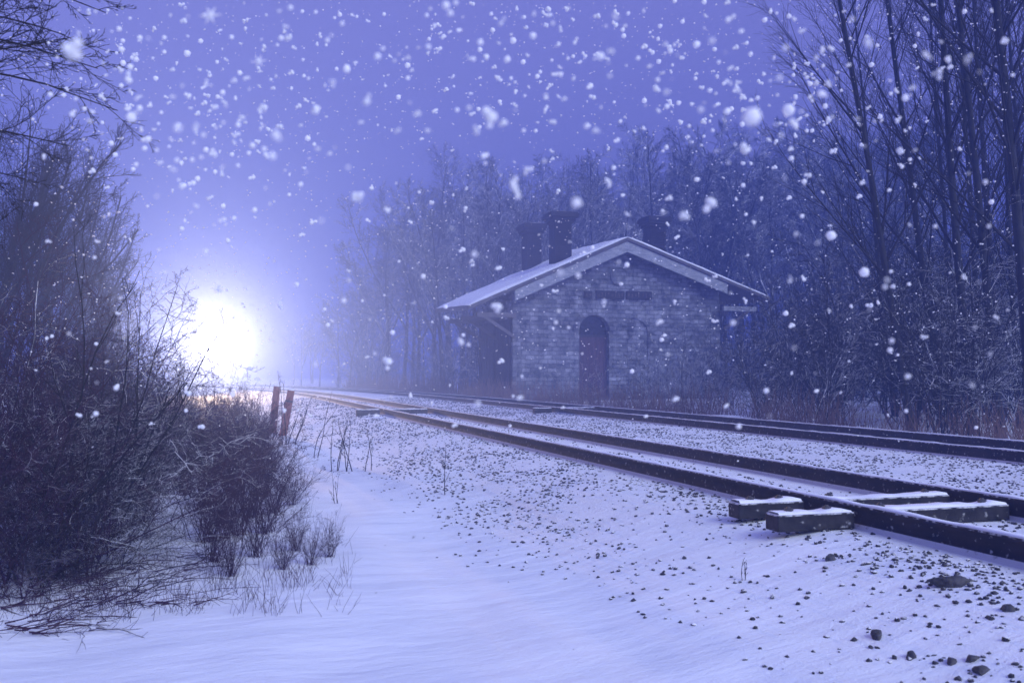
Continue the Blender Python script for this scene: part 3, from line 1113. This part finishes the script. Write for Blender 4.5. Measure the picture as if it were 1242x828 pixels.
# niche infill
bm = bmesh.new()
fill_poly(bm, [NICHE], .07)
link('niche_infill', bm_mesh('niche_infill', bm), M['stone'], B)
# dark interior behind the openings
# round plaque above the sign
bm = bmesh.new()
NS = 28
for q in range(NS):
    a0, a1 = 2 * math.pi * q / NS, 2 * math.pi * (q + 1) / NS
    ring = []
    for a in (a0, a1):
        for (r, y) in ((.56, .0), (.55, -.06), (.46, -.06), (.43, -.02)):
            ring.append(bm.verts.new((6.25 + r * math.cos(a), y, 6.95 + r * math.sin(a))))
    for j in range(3):
        bm.faces.new((ring[j], ring[j + 1], ring[4 + j + 1], ring[4 + j]))
bmesh.ops.remove_doubles(bm, verts=bm.verts, dist=.002)
rd = link('round_plaque', bm_mesh('round_plaque', bm), M['stone'], B)
bm = bmesh.new()
bmesh.ops.create_circle(bm, cap_ends=True, segments=28, radius=.45, matrix=Matrix.Translation((6.25, -.022, 6.95)) @ Matrix.Rotation(R(90), 4, 'X'))
link('plaque_face', bm_mesh('plaque_face', bm), M['stone'], rd)
# name board: the lettering in the photograph is too worn to read; a short piece and two long ones
rr = random.Random(3)
sg = empty('name_board')
sg.parent = B
for a, b, zc, hh in ((4.10, 4.58, 5.86, .40), (4.82, 6.52, 5.88, .46), (6.64, 8.22, 5.90, .46)):
    box_obj('board', ((a + b) / 2, -.05, zc), (b - a, .09, hh), M['sign'], sg, .015)
bm = bmesh.new()
for a, b, zc in ((4.10, 4.58, 5.86), (4.82, 6.52, 5.88), (6.64, 8.22, 5.90)):
    x = a + .1
    while x < b - .1:
        w = rr.uniform(.10, .19)
        for q in range(rr.randint(2, 3)):
            if rr.random() < .5:
                bm_box(bm, (x + rr.uniform(0, w * .6), -.104, zc + rr.uniform(-.05, .05)), (.025, .014, rr.uniform(.14, .26)))
            else:
                bm_box(bm, (x + w * .4, -.108, zc + rr.uniform(-.12, .12)), (w * .7, .014, .025))
        x += w + .07
link('worn_lettering', bm_mesh('worn_lettering', bm), M['soffit'], sg)

# roof: two thick slopes with snow on top
def slab(bm, a, b, c, d, off0, off1):
    """quad a,b,c,d moved vertically by off0 (top) and off1 (bottom)"""
    top = [bm.verts.new(p + Vector((0, 0, off0))) for p in (a, b, c, d)]
    bot = [bm.verts.new(p + Vector((0, 0, off1))) for p in (a, b, c, d)]
    bm.faces.new(top)
    bm.faces.new(bot[::-1])
    for i in range(4):
        bm.faces.new((top[i], bot[i], bot[(i + 1) % 4], top[(i + 1) % 4]))


bm = bmesh.new()
slab(bm, EL, AP, APb, ELb, 0, -TH)
slab(bm, AP + Vector((.002, 0, 0)), ER, ERb, APb + Vector((.002, 0, 0)), 0, -TH)
roof = link('roof', bm_mesh('roof', bm), M['soffit'], B)
bm = bmesh.new()


def snow_grid(bm, a, b, c, d, nu, nv):
    vt = []
    for i in range(nu + 1):
        row = []
        for j in range(nv + 1):
            u, v = i / nu, j / nv
            p = a.lerp(b, u).lerp(d.lerp(c, u), v)
            e = min(1, min(u, 1 - u) * 14 + .25) * min(1, min(v, 1 - v) * 10 + .62)
            z = .012 + .13 * e * (1 + .5 * mnoise.noise(Vector((p.x * .8, p.y * .8, 1))))
            row.append(bm.verts.new(p + Vector((0, 0, z))))
        vt.append(row)
    for i in range(nu):
        for j in range(nv):
            bm.faces.new((vt[i][j], vt[i + 1][j], vt[i + 1][j + 1], vt[i][j + 1]))
    # the cut edge of the snow at the gable
    low = [bm.verts.new(a.lerp(b, i / nu) + Vector((0, 0, .002))) for i in range(nu + 1)]
    for i in range(nu):
        bm.faces.new((low[i], low[i + 1], vt[i + 1][0], vt[i][0]))


snow_grid(bm, EL, AP, APb, ELb, 40, 26)
snow_grid(bm, AP, ER, ERb, APb, 40, 26)
sc_ = link('roof_snow', bm_mesh('roof_snow', bm, 0, True), M['snow'], roof)
# bargeboards: wide pale boards under the front roof edge, from corner to apex
def bargeboard(x0, x1, lab):
    bm = bmesh.new()
    y = -.77
    pts = []
    for x in (x0, x1):
        pts.append(roof_z(x))
    hgt = .80
    vs = []
    for yy in (y, y + .10):
        vs.append([bm.verts.new((x0, yy, pts[0] - .06)), bm.verts.new((x1, yy, pts[1] - .06)), bm.verts.new((x1, yy, pts[1] - hgt)), bm.verts.new((x0, yy, pts[0] - hgt))])
    bm.faces.new(vs[0])
    bm.faces.new(vs[1][::-1])
    for i in range(4):
        bm.faces.new((vs[0][i], vs[1][i], vs[1][(i + 1) % 4], vs[0][(i + 1) % 4]))
    return link('bargeboard', bm_mesh('bargeboard', bm), M['white_wood'], B)


bargeboard(-.12, AP.x - .004, 'left')
bargeboard(AP.x + .004, W + .1, 'right')
for (a, b) in ((EL, AP), (AP, ER)):
    bm = bmesh.new()
    slab(bm, a + Vector((0, -.055, -.01)), b + Vector((0, -.055, -.01)), b + Vector((0, -.004, -.01)), a + Vector((0, -.004, -.01)), 0, -.16)
    link('roof_edge', bm_mesh('roof_edge', bm), M['soffit'], roof)
# eave brackets on both sides: tie beam, strut and infill board
for side in (-1, 1):
    bk = empty('eave_bracket')
    bk.parent = B
    for yy in (-.45, 2.6, 5.6):
        x0 = 0.02 if side < 0 else W - .02
        x1 = EL.x + .55 if side < 0 else ER.x - .75
        zt = 4.60 if side < 0 else 5.25
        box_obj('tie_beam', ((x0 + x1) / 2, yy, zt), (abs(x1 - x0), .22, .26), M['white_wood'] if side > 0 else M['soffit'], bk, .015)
        ln = math.hypot(abs(x1 - x0) * .8, 1.1)
        ang = math.atan2(1.1, abs(x1 - x0) * .8) * (1 if side > 0 else -1)
        box_obj('strut', ((x0 * .58 + x1 * .42), yy, zt - .62), (ln, .16, .16), M['soffit'], bk, .01, Matrix.Rotation(-ang if side > 0 else -ang, 4, 'Y'))
# side wall door of dark vertical boards
bm = bmesh.new()
for k in range(20):
    bm_box(bm, (-.035 - .012 * (k % 2), .42 + k * .275, 2.36), (.07, .262, 4.2))
link('side_boarding', bm_mesh('side_boarding', bm, .006), M['dark_board'], B)
bm = bmesh.new()
for yy in (.28, 3.1, 5.98):
    bm_box(bm, (-.10, yy, 2.42), (.16, .16, 4.3))
link('boarding_post', bm_mesh('boarding_post', bm, .01), M['dark_board'], B)


def chimney(cx, cy, w, dpt, zb, zt, label, capw):
    c = empty('chimney', (cx, cy, zb))
    c.parent = B
    bm = bmesh.new()
    h = zt - zb
    bm_box(bm, (0, 0, h / 2 - .3), (w, dpt, h - .5))
    link('shaft', bm_mesh('chimney_shaft', bm, .015), M['chimney'], c)
    bm = bmesh.new()
    bm_box(bm, (0, 0, h - .52), (w + .22, dpt + .22, .14))
    bm_box(bm, (0, 0, h - .37), (w + .40, dpt + .40, .15))
    bm_box(bm, (0, 0, h - .19), (capw, dpt + capw - w, .20))
    bm_box(bm, (0, 0, h - .04), (capw - .12, dpt + capw - w - .12, .09))
    link('chimney_cap', bm_mesh('chimney_cap', bm, .015), M['cap'], c)
    bm = bmesh.new()
    bmesh.ops.create_icosphere(bm, subdivisions=2, radius=1, matrix=Matrix.Translation((0, 0, h + .0)) @ Matrix.Diagonal((capw * .42, (dpt + capw - w) * .42, .09, 1)))
    link('snow_cap', bm_mesh('chimney_snow', bm, 0, True), M['snow'], c)


chimney(3.30, 1.5, 1.0, 1.0, 6.6, 10.55, 'c', 1.66)
chimney(9.45, 2.0, .98, 1.0, 7.0, 10.72, 'c', 1.5)
chimney(3.15, 6.0, .95, 1.0, 6.6, 10.62, 'c', 1.50)

# ------------------------------------------------------------------ train on the curve
TS = 95.0
tx = 5.46 + bend(TS)
T = empty('train', (tx, TS, 0), math.atan2((TS - CURVE_S) / CURVE_R, 1.0))
tag(T, 'oncoming train lost behind the white glare of its headlight on the bend', 'train')
bm = bmesh.new()
bm_box(bm, (0, 8.2, 2.45), (2.9, 14.0, 3.3))
bm_box(bm, (0, 4.2, 4.25), (2.7, 4.5, .32))
link('body', bm_mesh('train_body', bm, .18), M['loco'], T)
bm = bmesh.new()
bm_box(bm, (0, .75, 2.0), (2.0, 1.1, 2.3))
link('nose', bm_mesh('train_nose', bm, .12), M['loco'], T)
box_obj('underframe', (0, 7.5, .95), (2.7, 15.0, .35), M['iron'], T, .03)
bm = bmesh.new()
bm_box(bm, (0, .12, .55), (2.6, .18, .75))
for v in bm.verts:
    if v.co.z < .5:
        v.co.y -= .25
link('plough', bm_mesh('plough', bm, .02), M['iron'], T)
for sx in (-1, 1):
    box_obj('windscreen', (sx * .85, 1.19, 3.55), (.62, .03, .5), M['glass'], T)
    for yy in (2.0, 4.6, 11.2, 13.8):
        bm = bmesh.new()
        bmesh.ops.create_cone(bm, cap_ends=True, segments=24, radius1=.5, radius2=.5, depth=.13, matrix=Matrix.Translation((sx * .75, yy, .5)) @ Matrix.Rotation(R(90), 4, 'Y'))
        link('wheel', bm_mesh('train_wheel', bm), M['iron'], T)
HZ = 4.12
hl = empty('headlight')
hl.parent = T
bm = bmesh.new()
bmesh.ops.create_cone(bm, cap_ends=True, segments=24, radius1=.34, radius2=.30, depth=.5, matrix=Matrix.Translation((0, .95, HZ)) @ Matrix.Rotation(R(90), 4, 'X'))
link('housing', bm_mesh('headlight_housing', bm), M['iron'], hl)
bm = bmesh.new()
bmesh.ops.create_circle(bm, cap_ends=True, segments=24, radius=.27, matrix=Matrix.Translation((0, .69, HZ)) @ Matrix.Rotation(R(90), 4, 'X'))
link('lens', bm_mesh('headlight_lens', bm), M['lamp'], hl)
ld = bpy.data.lights.new('headlight_beam', 'SPOT')
ld.spot_size = R(25)
ld.spot_blend = 1.0
ld.energy = 145000.0
ld.color = (1.0, .66, .31)
ld.shadow_soft_size = .25
lo = bpy.data.objects.new('headlight_beam', ld)
COL.objects.link(lo)
lo.parent = hl
lo.location = (0, .2, HZ)
# the beam points down the line towards the station (spots shine along their local -Z)
lo.rotation_euler = (R(-88), 0, -math.atan2((TS - CURVE_S) / CURVE_R, 1.0))

# ------------------------------------------------------------------ snow in the air
def flake_arrays(seed, blobs):
    rr = random.Random(seed)
    Vs, Fs, off = [], [], 0
    for q in range(blobs):
        bm = bmesh.new()
        bmesh.ops.create_icosphere(bm, subdivisions=1, radius=1)
        bm.verts.index_update()
        V = np.array([v.co[:] for v in bm.verts], dtype=np.float32)
        F = np.array([[v.index for v in f.verts] for f in bm.faces], dtype=np.int32)
        bm.free()
        r = rr.uniform(.42, .8) if blobs > 1 else 1.0
        c = np.array([rr.gauss(0, .62), rr.gauss(0, .62), rr.gauss(0, .62)], dtype=np.float32) if q else 0
        V = V * r * np.array([[1 + .35 * mnoise.noise(Vector(v) * 1.7 + Vector((seed, q, 0)))] for v in V.tolist()], dtype=np.float32) + c
        Vs.append(V)
        Fs.append(F + off)
        off += len(V)
    return np.concatenate(Vs), np.concatenate(Fs)


flakes = [flake_arrays(i, (1, 2, 3, 4, 2, 3, 5, 6)[i]) for i in range(8)]
fmesh = []
for V, F in flakes:
    me = mesh_np('snowflake', V, F, True)
    me.materials.append(M['flake'])
    fmesh.append(me)


def star_mesh(seed):
    rr = random.Random(seed)
    mb = MB()
    for q in range(6):
        a = math.pi * q / 3 + .15
        L_ = 1.0 if q % 3 else 1.3
        d = Vector((math.cos(a), 0, math.sin(a)))
        mb.tube([Vector((0, 0, 0)), d * .35, d * L_], [.20, .11, .015], 6)
        for t in (.45, .68):
            for sgn in (-1, 1):
                e = Vector((math.cos(a + sgn), 0, math.sin(a + sgn)))
                mb.tube([d * L_ * t, d * L_ * t + e * .26 * (1.2 - t)], [.05, .012], 5)
    me = mb.mesh('star_flake')
    me.materials.append(M['flake'])
    return me


def air(px, py, d):
    return CAM + (FWD + RGT * ((px - 621) / F_PX) + Vector((0, 0, (455 - py) / F_PX))) * d


for i, (px, py, size, d, lab) in enumerate([
        (250, 13, 30, 1.3, 'large star-shaped snowflake falling at the top left of the sky'),
        (310, 70, 20, 1.6, 'star-shaped snowflake in the upper left sky below the largest star'),
        (264, 350, 18, 1.8, 'small star-shaped snowflake just above the train glare')]):
    o = link('snowflake', star_mesh(900 + i))
    o.location = air(px, py, d)
    k = size / 2 * d / F_PX / 1.2
    o.scale = (k, k, k)
    o.rotation_euler = (rr.uniform(-.2, .2), rr.uniform(-.3, .3), rr.uniform(-.3, .3) - PSI)
    tag(o, lab, 'snowflake', 'star-shaped snowflakes')
BIG = [(915, 140, 26, .9, 'largest round out-of-focus snowflake above the trees right of centre'),
       (593, 140, 26, 1.0, 'large clumped snowflake in the sky above the wood at centre'),
       (578, 155, 15, 1.0, 'snowflake clump touching the large central flake from below left'),
       (80, 57, 30, .8, 'large soft snowflake among the dark boughs at top left'),
       (545, 10, 20, 1.2, 'snowflake clump at the top edge above the centre'),
       (625, 225, 22, 1.1, 'large elongated snowflake in front of the wood left of the chimneys'),
       (430, 236, 18, 1.2, 'snowflake clump alone in the sky left of the wood'),
       (890, 17, 16, 1.4, 'snowflake clump near the top edge right of centre'),
       (604, 371, 15, 1.4, 'bright snowflake in front of the left eave of the stone building')]
for i, (px, py, size, d, lab) in enumerate(BIG):
    o = link('snowflake', fmesh[(0, 7, 3, 6, 5, 7, 6, 3, 6)[i]])
    o.location = air(px, py, d)
    k = (size - 2) / 2 * d / F_PX / (1.0 if i == 0 else 1.3)
    o.scale = (k, k, k) if i != 5 else (k * .7, k * .7, k * 1.35)
    o.rotation_euler = (rr.uniform(0, 6), rr.uniform(0, 6), rr.uniform(0, 6)) if i != 5 else (.3, -.35, 0)
    tag(o, lab, 'snowflake', 'large snowflakes near the camera')
FL = [(333, 160, 14), (456, 64, 15), (328, 187, 11), (387, 267, 11), (212, 152, 12), (170, 167, 14), (155, 140, 13), (443, 118, 14), (380, 128, 12), (865, 245, 18), (960, 130, 15), (966, 147, 13), (590, 186, 12),
      (558, 412, 13), (150, 90, 14), (610, 145, 11), (418, 80, 10), (730, 64, 11), (748, 14, 10), (345, 40, 9), (165, 128, 8), (235, 150, 9), (222, 60, 8), (402, 95, 10), (700, 245, 14), (740, 220, 12), (800, 390, 10),
      (470, 440, 14), (680, 330, 9), (1050, 330, 12), (1060, 50, 16), (1128, 60, 12), (1145, 90, 12), (1180, 68, 10), (1000, 110, 10), (640, 205, 12), (830, 260, 12), (905, 180, 14), (1010, 285, 12)]
rr = random.Random(21)
centers = [(rr.uniform(120, 990), rr.uniform(0, 190)) for _ in range(16)]
while len(FL) < 288:
    if rr.random() < .55:
        c = rr.choice(centers)
        px, py = rr.gauss(c[0], 26), rr.gauss(c[1], 26)
    else:
        px, py = rr.uniform(100, 1230), rr.uniform(0, 420) * rr.random() ** .4
    if py < 2 or px < 60 or py > 430:
        continue
    FL.append((px, py, rr.choice((4, 5, 5, 6, 6, 7, 8, 9))))
for (px, py, size) in FL:
    d = rr.uniform(.8, 2.0) if size > 8 else rr.uniform(1.2, 4.2)
    k0 = rr.choice((0, 0, 0, 1, 2, 3, 5, 6, 7))
    o = link('snowflake', fmesh[k0])
    o.location = air(px, py, d)
    blur = 8.0 * (1 / d - 1 / 14.0)
    k = max(1.6, 1.25 * size - .5 * blur) / 2 * d / F_PX / (1.0 if k0 == 0 else 1.25)
    o.scale = (k, k, k)
    o.rotation_euler = (rr.uniform(0, 6), rr.uniform(0, 6), rr.uniform(0, 6))
    tag(o, 'white snowflake drifting down through the dusk air', 'snowflake', 'drifting snowflakes')
pl = []
for _ in range(750):
    if rr.random() < .5:
        c = rr.choice(centers)
        px, py = rr.gauss(c[0], 75), rr.gauss(c[1], 60)
    else:
        px, py = rr.uniform(40, 1240), rr.uniform(-5, 520)
    d = rr.uniform(1.0, 3.6)
    sz = rr.choice((3, 4, 5, 6, 7)) / 2 * d / F_PX
    pl.append((rr.choice((0, 0, 1, 2, 3)), Matrix.Translation(air(px, py, d)) @ Matrix.Rotation(rr.uniform(0, 6), 4, 'X') @ Matrix.Scale(sz, 4)))
for _ in range(5000):
    px, py = rr.uniform(-20, 1262), rr.uniform(-10, 560)
    if py > 440 and rr.random() < .75:
        continue
    d = rr.uniform(3.5, 26)
    p = air(px, py, d)
    if p.z < .05:
        continue
    sz = rr.choice((1.0, 1.3, 1.6, 2.2)) / 2 * d / F_PX * (1 if d < 14 else .8)
    sz = min(sz, .022)
    pl.append((rr.randrange(4), Matrix.Translation(p) @ Matrix.Rotation(rr.uniform(0, 6), 4, 'X') @ Matrix.Scale(sz, 4)))
tag(link('falling_snow', scatter_mesh('falling_snow', flakes, pl), M['flake']), 'countless fine specks of falling snow filling the air', 'falling snow', kind='stuff')

# ------------------------------------------------------------------ haze
HAZE_D = 0.0096
m, nt, out = new_mat('haze_air')
pv = N(nt, 'ShaderNodeVolumePrincipled')
pv.inputs['Color'].default_value = (.25, .375, 1.0, 1)
pv.inputs['Density'].default_value = HAZE_D
pv.inputs['Anisotropy'].default_value = 0.68
pv.inputs['Density Attribute'].default_value = ''
nt.links.new(pv.outputs[0], out.inputs['Volume'])
m.cycles.volume_sampling = 'MULTIPLE_IMPORTANCE'
hz = box_obj('haze', (0, 190, 14.5), (830, 430, 38), m)
tag(hz, 'pale blue mist hanging over the whole scene', 'haze', kind='stuff')

# ------------------------------------------------------------------ light
SUN_EL, SUN_AZ = R(34), R(155)
w = bpy.data.worlds.new('World')
scene.world = w
w.use_nodes = True
nt = w.node_tree
nt.nodes.clear()
wo = nt.nodes.new('ShaderNodeOutputWorld')
bg = nt.nodes.new('ShaderNodeBackground')
sky = nt.nodes.new('ShaderNodeTexSky')
sky.sky_type = 'NISHITA'
sky.sun_disc = False
sky.sun_elevation = SUN_EL
sky.sun_rotation = SUN_AZ
sky.air_density = 1.0
sky.dust_density = 1.0
mx = nt.nodes.new('ShaderNodeMix')
mx.data_type = 'RGBA'
mx.inputs[0].default_value = 0.85
mx.inputs[7].default_value = (2.35, 2.22, 5.4, 1)      # even violet-blue snow cloud
nt.links.new(sky.outputs[0], mx.inputs[6])
nt.links.new(mx.outputs[2], bg.inputs['Color'])
bg.inputs['Strength'].default_value = 0.065
nt.links.new(bg.outputs[0], wo.inputs['Surface'])
sl = bpy.data.lights.new('sun', 'SUN')
sl.energy = 1.75
sl.angle = R(35)
sl.color = (.81, .91, 1.0)
so = bpy.data.objects.new('sun', sl)
COL.objects.link(so)
dirv = Vector((math.sin(SUN_AZ) * math.cos(SUN_EL), math.cos(SUN_AZ) * math.cos(SUN_EL), math.sin(SUN_EL)))
so.rotation_euler = dirv.to_track_quat('Z', 'Y').to_euler()
so.location = (0, 0, 60)

# ------------------------------------------------------------------ camera
cd = bpy.data.cameras.new('camera')
cam = bpy.data.objects.new('camera', cd)
COL.objects.link(cam)
cd.sensor_width = 36
cd.lens = 36 * F_PX / 1242
cd.clip_start = .05
cd.clip_end = 3000
cam.location = CAM
cam.rotation_euler = (R(90) + PITCH, 0, -PSI)
cd.dof.use_dof = True
cd.dof.focus_distance = 14.0
cd.dof.aperture_fstop = 4.0
scene.camera = cam

scene.render.engine = 'CYCLES'
cy = scene.cycles
cy.max_bounces = 6
cy.diffuse_bounces = 3
cy.volume_bounces = 1
cy.transparent_max_bounces = 8
cy.use_denoising = True
try:
    cy.denoiser = 'OPENIMAGEDENOISE'
except Exception:
    pass
vs = scene.view_settings
scene.display_settings.display_device = 'sRGB'
vs.view_transform = 'Standard'
vs.look = 'None'
vs.exposure = 1.05
vs.gamma = 1.0
vs.use_curve_mapping = False
